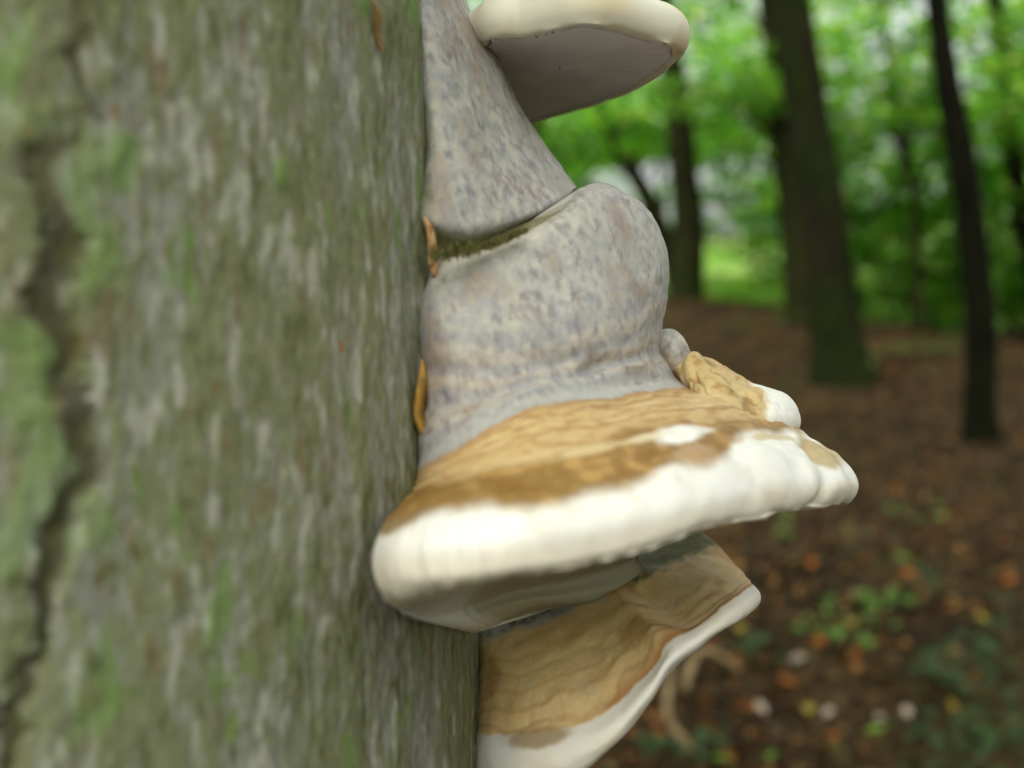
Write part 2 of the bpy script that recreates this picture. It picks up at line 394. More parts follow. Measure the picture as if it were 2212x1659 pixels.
# small grey knob
n_, m_ = 36, 40
la, lo = np.linspace(0, np.pi, n_)[:, None], np.linspace(0, 2 * np.pi, m_, endpoint=False)[None]
kc = pt(1454, 762, .436)
P = kc + (np.sin(la) * np.cos(lo))[..., None] * rt * .0074 + (np.cos(la) + 0 * lo)[..., None] * (up + .25 * -rt) * .0102 + (np.sin(la) * np.sin(lo))[..., None] * fw * .0085
N, s = outward(P); st = (P - CAMP) @ np.stack([rt, up, fw], 1)
P = P + N * (.0008 * fbm(st * 110, 2))[..., None]; N, s = outward(P)
C, a_, b_ = crust_grey(P); C = mixc(C, lin(196, 170, 146), .7 * sstep(.2, -.8, np.cos(la) + 0 * lo + a_))
emit('knob', P, N, s, C, 0, n_ - 1, M_FUNGUS, main)['label'] = 'small grey rounded knob behind the cap'

# ============================================================ lower bracket
low = empty('bracket_fungus', pt(1030, 1480, 0.47), 'tan banded bracket fungus with thin wavy white rim under the larger one', 'fungus')
Bq = [([(1010, 1352), (1150, 1296), (1300, 1235), (1440, 1178), (1512, 1150)], .452, .468, .006, .03),
      ([(1014, 1372), (1150, 1325), (1290, 1272), (1430, 1212), (1538, 1170)], .452, .466, .016, .04),
      ([(1018, 1402), (1145, 1362), (1285, 1306), (1430, 1245), (1560, 1190)], .452, .463, .028, .05),
      ([(1018, 1448), (1140, 1412), (1290, 1350), (1440, 1285), (1585, 1216)], .452, .458, .042, .05),
      ([(1016, 1500), (1140, 1476), (1295, 1418), (1440, 1335), (1605, 1238)], .451, .452, .055, .05),
      ([(1012, 1545), (1140, 1535), (1290, 1480), (1390, 1420), (1450, 1362), (1530, 1315), (1618, 1252)], .450, .447, .065, .05),
      ([(1008, 1582), (1120, 1588), (1220, 1572), (1300, 1543), (1380, 1478), (1425, 1425), (1452, 1385), (1510, 1350), (1570, 1305), (1627, 1262)], .449, .443, .073, .05),
      ([(1003, 1615), (1120, 1632), (1230, 1612), (1320, 1568), (1398, 1488), (1440, 1428), (1478, 1396), (1535, 1358), (1590, 1318), (1642, 1278)], .448, .440, .077, .05),
      ([(1003, 1655), (1120, 1680), (1230, 1655), (1320, 1600), (1400, 1512), (1448, 1442), (1495, 1406), (1545, 1368), (1596, 1338), (1645, 1297)], .448, .440, .077, .05),
      ([(1006, 1690), (1120, 1715), (1230, 1688), (1320, 1615), (1398, 1525), (1450, 1448), (1497, 1410), (1545, 1370), (1594, 1342), (1632, 1315)], .449, .442, .070, .045),
      ([(1010, 1700), (1120, 1705), (1230, 1672), (1320, 1600), (1400, 1510), (1480, 1420), (1600, 1325)], .45, .445, .045, .04),
      ([(1015, 1700), (1200, 1650), (1380, 1500), (1540, 1350)], .452, .447, .015, .03)]
P, v, T, side = loft(Bq, 260, 50, 18); P = closed(P); v = np.concatenate([[v[0]], v, [v[-1]]])
N, s = outward(P); st = (P - CAMP) @ np.stack([rt, up, fw], 1)
vv = v[:, None] + 0 * T[None]; tt = T[None] + 0 * vv; sd_ = side[None] + 0 * vv
w1, w2 = fbm(st * 32 + 70, 3), fbm(st * 100 + 71, 3)
wav = fbm(np.stack([tt * 5, vv * .25, 0 * vv], -1) + 13, 2)
topz = sstep(6.2, 5.6, vv)
wv = vv + 1.2 * wav + .2 * w1
disp = topz * (.0022 * w1 + .0006 * w2) + topz * sstep(2.5, 4, vv) * .0002 * np.sin(wv * 6.5 + 2 * w1) + (1 - topz) * (.0010 * w1 + .0003 * w2)
fold = np.exp(-((tt - .60 - .03 * (vv - 3)) / .05) ** 2) * sstep(1, 2.5, vv) * sstep(6.3, 5, vv)
disp += .0035 * fold - .0035 * np.exp(-((tt - .72 - .03 * (vv - 3)) / .06) ** 2) * sstep(1, 2.5, vv) * sstep(6.3, 5, vv)
P = P + N * disp[..., None]; N, s = outward(P)
n1 = fbm(st * 180 + 3, 3)
C = mixc(lin(226, 192, 140), lin(216, 180, 126), sstep(-.1, .3, w2))
C = mixc(C, lin(222, 194, 142), .4 * sstep(-.5, .8, np.sin(wv * 6.0 + 1.2 * w1)) * sstep(2.4, 3.8, vv))
C = mixc(C, lin(160, 110, 56), .28 * sstep(.3, .95, np.sin(wv * 8.7 + 2 + 2.5 * w1)) * sstep(2.2, 3.5, vv))
C = mixc(C, lin(198, 172, 126), .7 * sstep(.62, .85, tt + .1 * w1))
C = mixc(C, lin(164, 114, 64), .5 * sstep(.1, .36, fbm(st * 45 + 44, 3)))
C = mixc(C, lin(206, 186, 150), .55 * sstep(.12, .4, fbm(st * 90 + 14, 3)))
C = mixc(C, lin(168, 112, 60), .8 * sstep(5.2, 5.9, vv + .2 * w1) * sstep(.35, .5, tt))
gk = sstep(2.0, 1.5, vv + .5 * n1 + .3 * w2)
C = mixc(C, mixc(lin(176, 168, 160), lin(116, 108, 108), sstep(0, .3, n1)), gk * sstep(.62, .5, tt))
C = mixc(C, MOSSD, sstep(1.9, 1.2, vv + .5 * n1) * sstep(.55, .62, tt) * .9)
C = mixc(C, mixc(WHITE, IVORY, .5 + w1), sstep(-.1, .12, vv - 6.0 - .25 * w2 - .12 * n1))
d_ = np.hypot((tt - .21) / .1, (vv - 6.25) / .5) + .4 * w2
C = mixc(C, lin(158, 128, 84), .8 * sstep(1.3, .6, d_) * (sd_ < .5))
i1 = 1 + 6 * 18; i2 = 1 + 9 * 18
emit('cap', P, N, s, C, 0, i1, M_FUNGUS, low)['label'] = 'tan upper surface with wavy growth bands'
emit('growing_rim', P, N, s, C, i1, i2, M_RIM, low)['label'] = 'smooth wavy white rim'
emit('pore_surface', P, N, s, mixc(C, lin(205, 200, 194), 0 * vv + .8), i2, len(P) - 1, M_PORE, low)
LOWP = P.reshape(-1, 3)

# ============================================================ upper bracket
top = empty('bracket_fungus', pt(985, 150, 0.50), 'bracket fungus with smooth grey underside and cream rim above the others', 'fungus')
H = .138
oc = np.array([(1045, 100), (1075, 82), (1130, 80), (1200, 66), (1262, 54), (1330, 66), (1400, 86), (1440, 100), (1458, 118), (1440, 140), (1400, 172), (1330, 206), (1250, 234), (1150, 264), (1080, 286), (1000, 305), (950, 240), (980, 150)], float)
dd = H * F / (829.5 - oc[:, 1])
Q = np.stack([(oc[:, 0] - 1106) / F * dd, dd], 1)                     # (right, forward) in the bracket's plane
Qc = np.concatenate([Q[-3:], Q, Q[:4]])
nn = 260
Q = catmull(Qc, 3 + np.linspace(0, len(oc), nn, endpoint=False))
for _ in range(3): Q = (np.roll(Q, 1, 0) + 2 * Q + np.roll(Q, -1, 0)) / 4
tg = np.roll(Q, -1, 0) - np.roll(Q, 1, 0); nq = np.stack([tg[:, 1], -tg[:, 0]], 1); nq /= np.linalg.norm(nq, axis=1)[:, None]
cq = Q.mean(0)
if ((Q - cq) * nq).sum() < 0: nq = -nq
for _ in range(6): nq = (np.roll(nq, 1, 0) + 2 * nq + np.roll(nq, -1, 0)) / 4
ss = np.arange(nn) / nn
rag = fbm(np.stack([Q[:, 0] * 90, Q[:, 1] * 90, 0 * ss], 1), 3)
near = sstep(.47, .42, Q[:, 1])
prof = [('s', .004, .0034), ('s', .3, .0031), ('s', .6, .0022), ('s', .85, .0010), ('s', .95, .0004), ('o', -.0025, .0002), ('o', -.0008, .0004), ('o', -.0002, .0016), ('o', .0002, .0012), ('o', .0006, .0000), ('o', .0016, -.0004),
        ('o', .0035, .0008), ('o', .0055, .0040), ('o', .0062, .0080), ('o', .0052, .0118), ('o', .0022, .0148), ('o', -.003, .0172), ('s', .85, .021), ('s', .6, .028), ('s', .3, .038), ('s', .02, .042)]
R = []
for kind, a, h in prof:
    if kind == 's': q = cq + (Q - cq) * a
    else: q = Q + nq * (a + (.0034 * rag if -.001 <= a <= .002 else 0))[:, None] if not np.isscalar(a + (.0034 * rag if -.001 <= a <= .002 else 0)) else Q + nq * a
    th = h * (1.0 if h <= 0 else .75 + .35 * near)
    R.append(CAMP + q[:, :1] * rt + q[:, 1:] * fw + up * (H + th + 0 * q[:, 0])[:, None])
R = np.array(R)
per = 6; v = np.linspace(0, len(prof) - 1, (len(prof) - 1) * per + 1)
P = catmull(R, v); N, s = outward(P)
st = (P - CAMP) @ np.stack([rt, up, fw], 1); vv = v[:, None] + 0 * ss[None]
w1 = fbm(st * 40 + 9, 3)
wr = fbm(np.stack([st[..., 0] * 40 + st[..., 2] * 30, st[..., 2] * 160, 0 * vv], -1), 3)
poreK = sstep(6.2, 5.2, vv)
crk = np.abs(fbm(np.stack([st[..., 0] * 70, st[..., 2] * 200, 0 * vv + 5], -1), 2))
leftz = sstep(.045, .0, st[..., 0] - .0)
P = P + N * sstep(.2, 2.2, vv)[..., None] * (poreK * (.0007 * wr + .0005 * w1 - .0012 * leftz * sstep(.06, .0, crk)) + (1 - poreK) * .0007 * w1)[..., None]; N, s = outward(P)
C = mixc(lin(226, 225, 229), lin(216, 214, 218), sstep(-.2, .3, w1))
C = mixc(C, mixc(lin(226, 220, 204), lin(222, 206, 178), sstep(-.1, .4, w1)), sstep(7.0, 7.8, vv))
C = mixc(C, lin(186, 148, 104), sstep(14.6, 15.6, vv + .6 * w1)); C = mixc(C, lin(158, 106, 58), sstep(16, 17.5, vv + w1))
emit('pore_surface', P, N, s, C, 0, 7 * per, M_PORE, top)['label'] = 'smooth grey underside with fine creases'
emit('growing_rim', P, N, s, C, 7 * per, 15 * per, M_RIM, top)['label'] = 'cream rounded rim'
emit('cap', P, N, s, C, 15 * per, len(P) - 1, M_FUNGUS, top)['label'] = 'brown upper surface'

# ============================================================ host tree trunk
foot = AX0 - AXD * ((AX0[2] + .12) / AXD[2])
host = empty('tree', (foot[0], foot[1], 0.0), 'thick mossy grey-green tree trunk with bracket fungi and a zigzag bark fissure', 'tree')
M_BARK = material('bark', 0.85, 0.15, bump=(260, 0.4, 0.0008), extra=(300, 0.12))
th_lo, th_hi = trunk_hit(-150, 829)[1], trunk_hit(1013, 829)[1]
if th_lo > th_hi: th_lo, th_hi = th_hi, th_lo
thd = np.linspace(th_lo - .05, th_hi + .25, 400)
thc = np.linspace(thd[-1], thd[0] + 2 * np.pi, 42)[1:-1]
th = np.concatenate([thd, thc]); nth = len(th)
vd = np.linspace(-.22, .22, 640)
vlo = -np.geomspace(.23, (AX0[2] + .3) / AXD[2], 40)[::-1]; vhi = np.geomspace(.23, 6.0, 50)
vs = np.concatenate([vlo, vd, vhi])
TH, VS = np.meshgrid(th, vs)
cx = np.stack([np.sin(TH) * TR, np.cos(TH) * TR, VS], -1)
warp = fbm(cx * np.array([14, 14, 9]), 3)
q = cx * np.array([190, 190, 58]) + warp[..., None] * np.array([1.6, 1.6, .8])
b1 = fbm(q, 3); b2 = fbm(q * 2.3 + 20, 3); b3 = fbm(cx * np.array([45, 45, 12]) + 40, 3); b4 = fbm(cx * np.array([330, 330, 110]) + 7, 2)
ridge = 1 - 2 * np.abs(b1)
fiss_px = [(185, -120), (178, 0), (165, 90), (170, 160), (190, 260), (150, 310), (95, 355), (105, 440), (135, 560), (95, 640), (118, 690), (150, 760), (145, 850), (190, 980), (180, 1050), (125, 1150), (105, 1300), (95, 1400), (50, 1480), (22, 1640), (0, 1760)]
fz = np.array([trunk_hit(*p)[1:] for p in fiss_px]); fz[:, 0] *= TR
fz = catmull(fz, np.linspace(0, len(fz) - 1, 160))
flat = np.stack([TH * TR, VS], -1)
flat = flat + .0062 * np.stack([fbm(cx * 120 + 3, 3, .65), .6 * fbm(cx * 100 + 13, 3)], -1)
dist = np.full(TH.shape, 1.0)
msk = np.abs(VS) < .3
fl = flat[msk]
dm = np.full(len(fl), 1.0)
for a, b in zip(fz[:-1], fz[1:]):
    ab = b - a; k = np.clip(((fl - a) @ ab) / (ab @ ab), 0, 1)
    dm = np.minimum(dm, np.linalg.norm(fl - a - k[:, None] * ab, axis=1))
dist[msk] = dm
wid = np.maximum(.0024 * (1 + 1.9 * fbm(cx * np.array([40, 40, 28]) + 9, 2)), .0003)
fis = sstep(1.9, .3, dist / wid)
lip = np.exp(-((dist - .008) / .005) ** 2)
wrap_fade = 1.0
disp = .0007 * ridge + .0005 * b2 + .0018 * b3 + .0002 * b4 - .0040 * fis * sstep(-.35, .2, fbm(cx * 22 + 61, 2)) + .0012 * lip
flare = .12 * np.exp(-(VS + AX0[2] / AXD[2]) / .25)
RR = TR + disp + np.maximum(flare, 0) * (VS < -.3) - .02 * sstep(.3, 5, VS)
P = AX0 + AXD * VS[..., None] + AXE * (np.cos(TH) * RR)[..., None] + AXN * (np.sin(TH) * RR)[..., None]
N, s = outward(P)
GB, GL, OL, OD = lin(134, 133, 124), lin(166, 164, 152), lin(114, 117, 82), lin(86, 90, 56)
C = mixc(GB, OL, .85 * sstep(-.22, .18, b3 * .6 + b2 * .5 - b1 * .35 + .08))
C = mixc(C, GL, .75 * sstep(.08, .36, b1 * .8 + .35 * b4))
C = mixc(C, OD, .7 * sstep(.1, .4, -b1 * .8 + .4 * b2))
C = mixc(C, lin(112, 84, 60), .45 * sstep(.24, .42, fbm(q * .8 + 91, 3)))
gp = fbm(cx * np.array([60, 60, 30]) + 123, 3)
C = mixc(C, lin(110, 136, 72), .65 * sstep(.27, .42, gp + .15 * b2))
C = mixc(C, lin(110, 136, 74), .6 * np.exp(-((dist - .009) / .007) ** 2) * sstep(-.05, .3, fbm(cx * 35 + 200, 2)))
C = mixc(C, lin(150, 82, 48), sstep(.56, .62, fbm(cx * np.array([120, 120, 90]) + 300, 2)))
C = mixc(C, lin(72, 64, 42), .7 * fis)
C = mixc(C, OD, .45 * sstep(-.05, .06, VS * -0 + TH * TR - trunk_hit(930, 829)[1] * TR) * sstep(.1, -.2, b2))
fcs = grid_faces(len(vs), nth)
if s > 0: fcs = fcs[:, ::-1]
tk = make_mesh('trunk', P.reshape(-1, 3), fcs, M_BARK, C.reshape(-1, 3), None, host)

HOSTTOP = AX0 + AXD * 5.6
def trunk_pt(px, py, lift=0.0):
    t, a, v_ = trunk_hit(px, py)
    return AX0 + AXD * v_ + (AXE * math.cos(a) + AXN * math.sin(a)) * (TR + lift)
def flake(name, path, width, col, label, lift=.003, thick=.0016):
    n = 26; q = resample(np.array(path, float), np.linspace(0, 1, n))
    c0 = np.array([trunk_pt(x, y, lift) for x, y in q])
    tgt = np.gradient(c0, axis=0); tgt /= np.linalg.norm(tgt, axis=1)[:, None]
    out = c0 - AX0; out -= np.outer(out @ AXD, AXD); out /= np.linalg.norm(out, axis=1)[:, None]
    sdv = np.cross(tgt, out)
    a = np.linspace(0, 2 * np.pi, 10, endpoint=False)
    prof = np.sin(np.linspace(.12, np.pi - .06, n)) ** .7
    P = c0[:, None] + sdv[:, None] * (np.cos(a)[None] * (width * prof)[:, None])[..., None] + out[:, None] * (np.sin(a)[None] * (thick * prof)[:, None] + .0012 * np.sin(np.linspace(0, 7, n))[:, None])[..., None]
    P = closed(P); N, s = outward(P)
    k = fbm((P - CAMP) @ np.stack([rt, up, fw], 1) * np.array([500, 120, 500]), 3)
    C = mixc(col[0], col[1], sstep(-.1, .2, k)); C = mixc(C, col[2], .8 * sstep(.15, .35, -k))
    emit(name, P, N, s, C, 0, len(P) - 1, M_BARK, host)['label'] = label
flake('bark_flake', [(884, 472), (890, 510), (903, 555), (914, 600), (911, 634)], .0026, (lin(196, 150, 106), lin(214, 178, 132), lin(120, 72, 44)), 'pale orange sliver of torn bark', .006)
flake('bark_flake', [(890, 778), (884, 830), (889, 890), (898, 960)], .0034, (lin(176, 138, 66), lin(158, 112, 54), lin(104, 104, 60)), 'ochre strip of torn bark', .004)
flake('bark_flake', [(790, 0), (805, 60), (815, 120)], .0010, (lin(134, 106, 62), lin(120, 96, 60), lin(96, 88, 56)), 'thin rusty bark sliver', .002)

# moss in the seam between the two caps
mv, mf, mc = [], [], []
seam = resample(np.array([(930, 552), (985, 545), (1020, 540), (1062, 528), (1100, 512), (1135, 498)], float), np.linspace(0, 1, 260))
for i, (x, y) in enumerate(seam):
    for k in range(5):
        t_ = i / 260
        d = tdep(min(x, 1000), y) + .0 if x < 1000 else .40
        d = .345 + (.365 - .345) * t_ + random.uniform(-.004, .006)
        p = pt(x + random.gauss(0, 5), y + random.gauss(0, 9 - 6 * t_) + 2, d)
        tip = p + up * random.uniform(-.0005, .002) - fw * random.uniform(.0008, .0024) + rt * random.gauss(0, .0009)
        w = rt * .0003 + up * random.gauss(0, .0002)
        j = len(mv); mv += [p - w, p + w, tip]; mf.append((j, j + 1, j + 2))
        c = random.choice([lin(118, 124, 72), lin(104, 110, 62), lin(142, 142, 98), lin(132, 106, 70)]); mc += [c] * 3
M_MOSS = material('moss', 0.9, 0.1)
mo = make_mesh('seam_moss', mv, mf, M_MOSS, np.array(mc), None, main, smooth=False); mo['kind'] = 'stuff'

# water drops on the lower bracket
M_WATER = material('water_drop', 0.04, 0.5, colour=(.9, .9, .9)); M_WATER.node_tree.nodes['Principled BSDF'].inputs['Transmission Weight'].default_value = 1.0
M_WATER.node_tree.nodes['Principled BSDF'].inputs['IOR'].default_value = 1.33
lx, ly, ld = proj(LOWP)
for (x, y, r, lab) in [(1390, 1303, .0016, 'clear water drop on the fold of the tan bracket'), (1326, 1402, .0010, 'tiny water drop in the hollow of the tan bracket'), (1116, 1428, .0013, 'clear water drop on the tan bracket close to the trunk')]:
    near_ = (np.hypot(lx - x, ly - y) < 9); idx = np.where(near_)[0]; idx = idx[np.argmin(ld[idx])]
    c = LOWP[idx]
    la, lo = np.linspace(0.001, np.pi - .001, 14)[:, None], np.linspace(0, 2 * np.pi, 20, endpoint=False)[None]
    P = c + (np.sin(la) * np.cos(lo))[..., None] * rt * r * 1.25 + (np.cos(la) + 0 * lo)[..., None] * up * r * .75 + (np.sin(la) * np.sin(lo))[..., None] * fw * r
    n_, s_ = outward(P); fcs = grid_faces(14, 20); fcs = fcs[:, ::-1] if s_ > 0 else fcs
    tag(make_mesh('water_drop', P.reshape(-1, 3), fcs, M_WATER, origin=c), lab, 'water drop', 'water drops on the tan bracket')

# ============================================================ ground
TREES = {  # axis (view x, y, width) and distance
 'far': ([(1478, 648, 92), (1483, 600, 76), (1487, 480, 68), (1470, 300, 58), (1447, 110, 50), (1432, 0, 48), (1380, -420, 44), (1330, -900, 36)], 13.0),
 'twin_front': ([(1822, 822, 150), (1808, 740, 112), (1797, 650, 100), (1786, 480, 92), (1752, 300, 92), (1706, 0, 88), (1640, -450, 80), (1580, -1000, 66)], 9.0),
 'twin_back': ([(1742, 700, 90), (1731, 640, 74), (1720, 480, 70), (1703, 300, 72), (1682, 0, 74), (1630, -450, 66), (1570, -900, 52)], 11.5),
 'dark': ([(2122, 950, 96), (2116, 880, 68), (2118, 700, 64), (2087, 400, 62), (2050, 200, 56), (2022, 0, 47), (1950, -500, 42), (1880, -1100, 36)], 6.8),
 'edge': ([(2268, 760, 66), (2246, 640, 48), (2206, 450, 44), (2180, 250, 42), (2150, 0, 38), (2090, -500, 34)], 12.0),
 'leaning': ([(1475, 650, 50), (1452, 560, 46), (1400, 430, 40), (1345, 335, 30), (1300, 235, 24), (1270, 120, 22), (1230, -60, 18), (1180, -300, 14)], 14.5),
}
ctl = [(*TREES[k][0][0][:2], TREES[k][1]) for k in TREES]
ctl += [(1650, 662, 13.5), (1900, 712, 11.5), (2200, 745, 11), (1600, 1130, 5.2), (2212, 1180, 4.6), (1400, 1659, 2.9), (2212, 1659, 2.9), (2000, 1400, 3.6),
        (1600, 600, 24), (1900, 625, 26), (2300, 640, 26), (1000, 600, 24), (300, 600, 20)]
cp = np.array([pt(*c) for c in ctl])
extra = [(0, 0, 0), (-1, .2, .0), (-.4, .6, .0), (1, -.5, -.05), (0, -4, -.1), (-5, 2, .1), (-5, -4, .1), (5, -4, -.3), (-9, 9, .6), (-30, -30, 0), (30, -30, -1), (60, 20, 0), (-60, 30, 2.2), (0, 90, 5), (60, 90, 4), (-60, 90, 5), (0, -80, 0), (14, 14, .2), (10, 3, -.4)]
cp = np.concatenate([cp, np.array(extra, float)])
xy, hz = cp[:, :2], cp[:, 2]
def kern(a, b):
    r = np.linalg.norm(a[:, None] - b[None], axis=2); return np.sqrt(r * r + 4.0)
A = np.block([[kern(xy, xy) + 0.02 * np.eye(len(xy)), np.ones((len(xy), 1))], [np.ones((1, len(xy))), np.zeros((1, 1))]])
sol = np.linalg.solve(A, np.concatenate([hz, [0]]))
def gz(x, y):
    x, y = np.asarray(x, float), np.asarray(y, float); p = np.stack([x.ravel(), y.ravel()], 1)
    z = np.concatenate([kern(p[i:i + 20000], xy) @ sol[:-1] + sol[-1] for i in range(0, len(p), 20000)])
    z = z + .03 * perlin(np.stack([p[:, 0] * .9, p[:, 1] * .9, 0 * p[:, 0]], 1)) + .012 * perlin(np.stack([p[:, 0] * 4, p[:, 1] * 4, 0 * p[:, 0]], 1))
    return z.reshape(x.shape)
gx = np.concatenate([np.linspace(-110, -8, 40)[:-1], np.linspace(-8, 14, 230), np.linspace(14, 110, 40)[1:]])
gy = np.concatenate([np.linspace(-90, -2, 30)[:-1], np.linspace(-2, 18, 220), np.linspace(18, 150, 60)[1:]])
GX, GY = np.meshgrid(gx, gy); GZ = gz(GX, GY)
P = np.stack([GX, GY, GZ], -1)
wood_edge = 14.2 + .06 * (GX - 3) + .7 * perlin(np.stack([GX * .5, GY * .5, 0 * GX], -1))
q = P * 7.0; a_ = fbm(P * 3, 4); b_ = fbm(P * 14 + 5, 3)
C = mixc(lin(64, 50, 31), lin(42, 33, 20), sstep(-.2, .25, a_)); C = mixc(C, lin(86, 62, 36), .6 * sstep(.1, .4, b_)); C = mixc(C, lin(60, 66, 30), .5 * sstep(.15, .4, fbm(P * 1.3 + 9, 3)))
gk = sstep(-.4, .6, GY - wood_edge)
C = mixc(C, mixc(lin(124, 150, 74), lin(158, 178, 108), sstep(-.2, .3, a_)), gk)
M_GROUND = material('woodland_floor', 0.9, 0.1, bump=(30, 0.8, 0.03), extra=(38, 0.3))
g = make_mesh('ground', P.reshape(-1, 3), grid_faces(len(gy), len(gx), False), M_GROUND, C.reshape(-1, 3)); g['kind'] = 'structure'

# leaf litter: individual leaf faces, nobody could count them
M_LITTER = material('dead_leaf', 0.7, 0.15)
def leaf_faces(c, nrm, size, asp=.55, fold=.25):
    """diamond leaves with a fold along the midrib: c, nrm (n,3), size (n,)"""
    n = len(c); a = rng.normal(size=(n, 3)); a -= nrm * (a * nrm).sum(1, keepdims=True); a /= np.linalg.norm(a, axis=1)[:, None]
    b = np.cross(nrm, a); s_ = size[:, None]
    V = np.stack([c - a * s_ * .5, c - a * s_ * .05 + b * s_ * asp * .5 + nrm * s_ * fold * .3, c + a * s_ * .5, c - a * s_ * .05 - b * s_ * asp * .5 + nrm * s_ * fold * .3], 1)
    j = np.arange(n)[:, None] * 4
    Fq = np.concatenate([j + np.array([[0, 2, 1]]), j + np.array([[0, 3, 2]])], 1).reshape(-1, 3)
    return V.reshape(-1, 3), Fq
n = 34000
yy = 1.2 + 13.2 * rng.random(n) ** 1.5; xx = -1.5 + yy * rng.uniform(-.25, .85, n) + rng.normal(0, .3, n)
zz = gz(xx, yy) + rng.uniform(.004, .03, n)
nr_ = rng.normal(0, .38, (n, 3)) + np.array([0, 0, 1]); nr_ /= np.linalg.norm(nr_, axis=1)[:, None]
V, Fq = leaf_faces(np.stack([xx, yy, zz], 1), nr_, rng.uniform(.035, .075, n))
pal = np.array([lin(78, 60, 36), lin(66, 48, 30), lin(104, 72, 42), lin(50, 38, 25), lin(124, 92, 56), lin(108, 94, 72), lin(132, 80, 38), lin(72, 66, 36)])
pc = pal[rng.choice(len(pal), n, p=[.24, .2, .15, .18, .07, .06, .05, .05])] * rng.uniform(.4, 1.5, (n, 1)) * np.array([1, .98, .86])
lt = make_mesh('leaf_litter', V, Fq, M_LITTER, np.repeat(pc, 4, 0), smooth=False); lt['kind'] = 'stuff'
lt['label'] = 'brown carpet of dead leaves on the woodland floor'; lt['category'] = 'leaf litter'

def ground_at(px, py):
    """follow the camera ray down to the ground"""
    for d in np.arange(1.5, 30, .02):
        p = pt(px, py, d)
        if p[2] <= float(gz(np.array([p[0]]), np.array([p[1]]))[0]) + .02: return p, d
    return p, d

# single bright leaves lying on the litter
def one_leaf(p, size, col, label, group):
    n = Vector((random.gauss(0, .25), random.gauss(0, .25) - .15, 1)).normalized()
    a = n.orthogonal(); a.rotate(Matrix.Rotation(random.uniform(0, 6.28), 3, n)); b = n.cross(a)
    outl = [(-.5, 0), (-.3, .2), (-.05, .29), (.22, .2), (.5, 0)]
    V, Fc = [], []
    for x, y in outl: V.append(np.array(p) + np.array(a) * x * size + np.array(n) * (.012 + .06 * size * math.cos(x * 4)))
    for sgn in (1, -1):
        for x, y in outl[1:4]: V.append(np.array(p) + np.array(a) * x * size + np.array(b) * y * size * sgn + np.array(n) * (.012 + size * .12))
    Fc = [(0, 1, 5), (1, 2, 6), (1, 6, 5), (2, 3, 7), (2, 7, 6), (3, 4, 7), (0, 8, 1), (1, 9, 2), (1, 8, 9), (2, 10, 3), (2, 9, 10), (3, 10, 4)]
    o = make_mesh('fallen_leaf', V, Fc, M_LITTER, np.repeat(np.array([col]), len(V), 0), origin=p)
    tag(o, label, 'leaf', group)
LEAFS = {'yellow': (lin(160, 142, 62), 'yellow fallen leaf lying on the brown litter'), 'orange': (lin(170, 98, 40), 'orange fallen leaf lying on the brown litter'),
         'green': (lin(118, 150, 58), 'fresh green fallen leaf lying on the brown litter'), 'grey': (lin(178, 160, 142), 'pale grey-brown curled fallen leaf on the litter')}
spots = [('yellow', 1842, 1352), ('orange', 2050, 1320), ('yellow', 2060, 1300), ('yellow', 1722, 1218), ('orange', 1755, 1225), ('orange', 1768, 1390), ('green', 1948, 1210), ('green', 1880, 1300), ('green', 1760, 1372),
         ('orange', 1540, 1402), ('yellow', 1600, 1362), ('orange', 1960, 1242), ('yellow', 2055, 1530), ('orange', 2080, 1490), ('orange', 2000, 1510), ('green', 1670, 1640), ('yellow', 1748, 1540), ('grey', 1640, 1535),
         ('grey', 1895, 1555), ('grey', 1790, 1545), ('grey', 1725, 1430), ('green', 1892, 1586), ('orange', 1420, 1590), ('orange', 2190, 1570), ('orange', 1800, 1600), ('yellow', 1915, 1168), ('orange', 2180, 1258),
         ('orange', 2090, 1090), ('grey', 1540, 1560), ('green', 1560, 1650), ('orange', 1850, 1420), ('grey', 1960, 1545), ('orange', 1925, 1440), ('yellow', 2120, 1340), ('orange', 1700, 1480), ('grey', 2060, 1410)]
for kind, x, y in spots:
    p, d = ground_at(x, y); one_leaf(p, random.uniform(.035, .052), LEAFS[kind][0] * random.uniform(.55, .9), LEAFS[kind][1], kind + ' fallen leaves on the litter')

# ivy and seedling sprigs
M_IVY = material('ground_ivy', 0.5, 0.2)
def sprig(p, r, nl, col, label, group):
    c = np.array(p) + np.stack([rng.normal(0, r, nl), rng.normal(0, r, nl), np.abs(rng.normal(0, .03, nl)) + .03], 1)
    nn_ = rng.normal(0, .4, (nl, 3)) + np.array([0, -.2, 1]); nn_ /= np.linalg.norm(nn_, axis=1)[:, None]
    o = empty('ground_sprig', p, label, 'plant', group)
    V, Fq = leaf_faces(c, nn_, rng.uniform(.035, .06, nl), .75)
    make_mesh('leaves', V, Fq, M_IVY, np.repeat(col * rng.uniform(.7, 1.2, (nl, 1)), 4, 0), None, o, smooth=False)
    V, Fq = [], []
    for k in range(nl):
        j = len(V); b0 = np.array(p) - np.array([0, 0, .02]); w = np.array([.002, 0, 0]); h = np.array([0, .002, 0])
        V += [b0 - w - h, b0 + w - h, b0 + h, c[k] - w, c[k] + w, c[k] + h]
        Fq += [(j, j + 1, j + 4), (j, j + 4, j + 3), (j + 1, j + 2, j + 5), (j + 1, j + 5, j + 4), (j + 2, j, j + 3), (j + 2, j + 3, j + 5)]
    make_mesh('stems', V, Fq, M_IVY, np.repeat(np.array([lin(92, 84, 48)]), len(V), 0), None, o, smooth=False)
IVY, SEED = lin(46, 68, 32), lin(84, 116, 46)
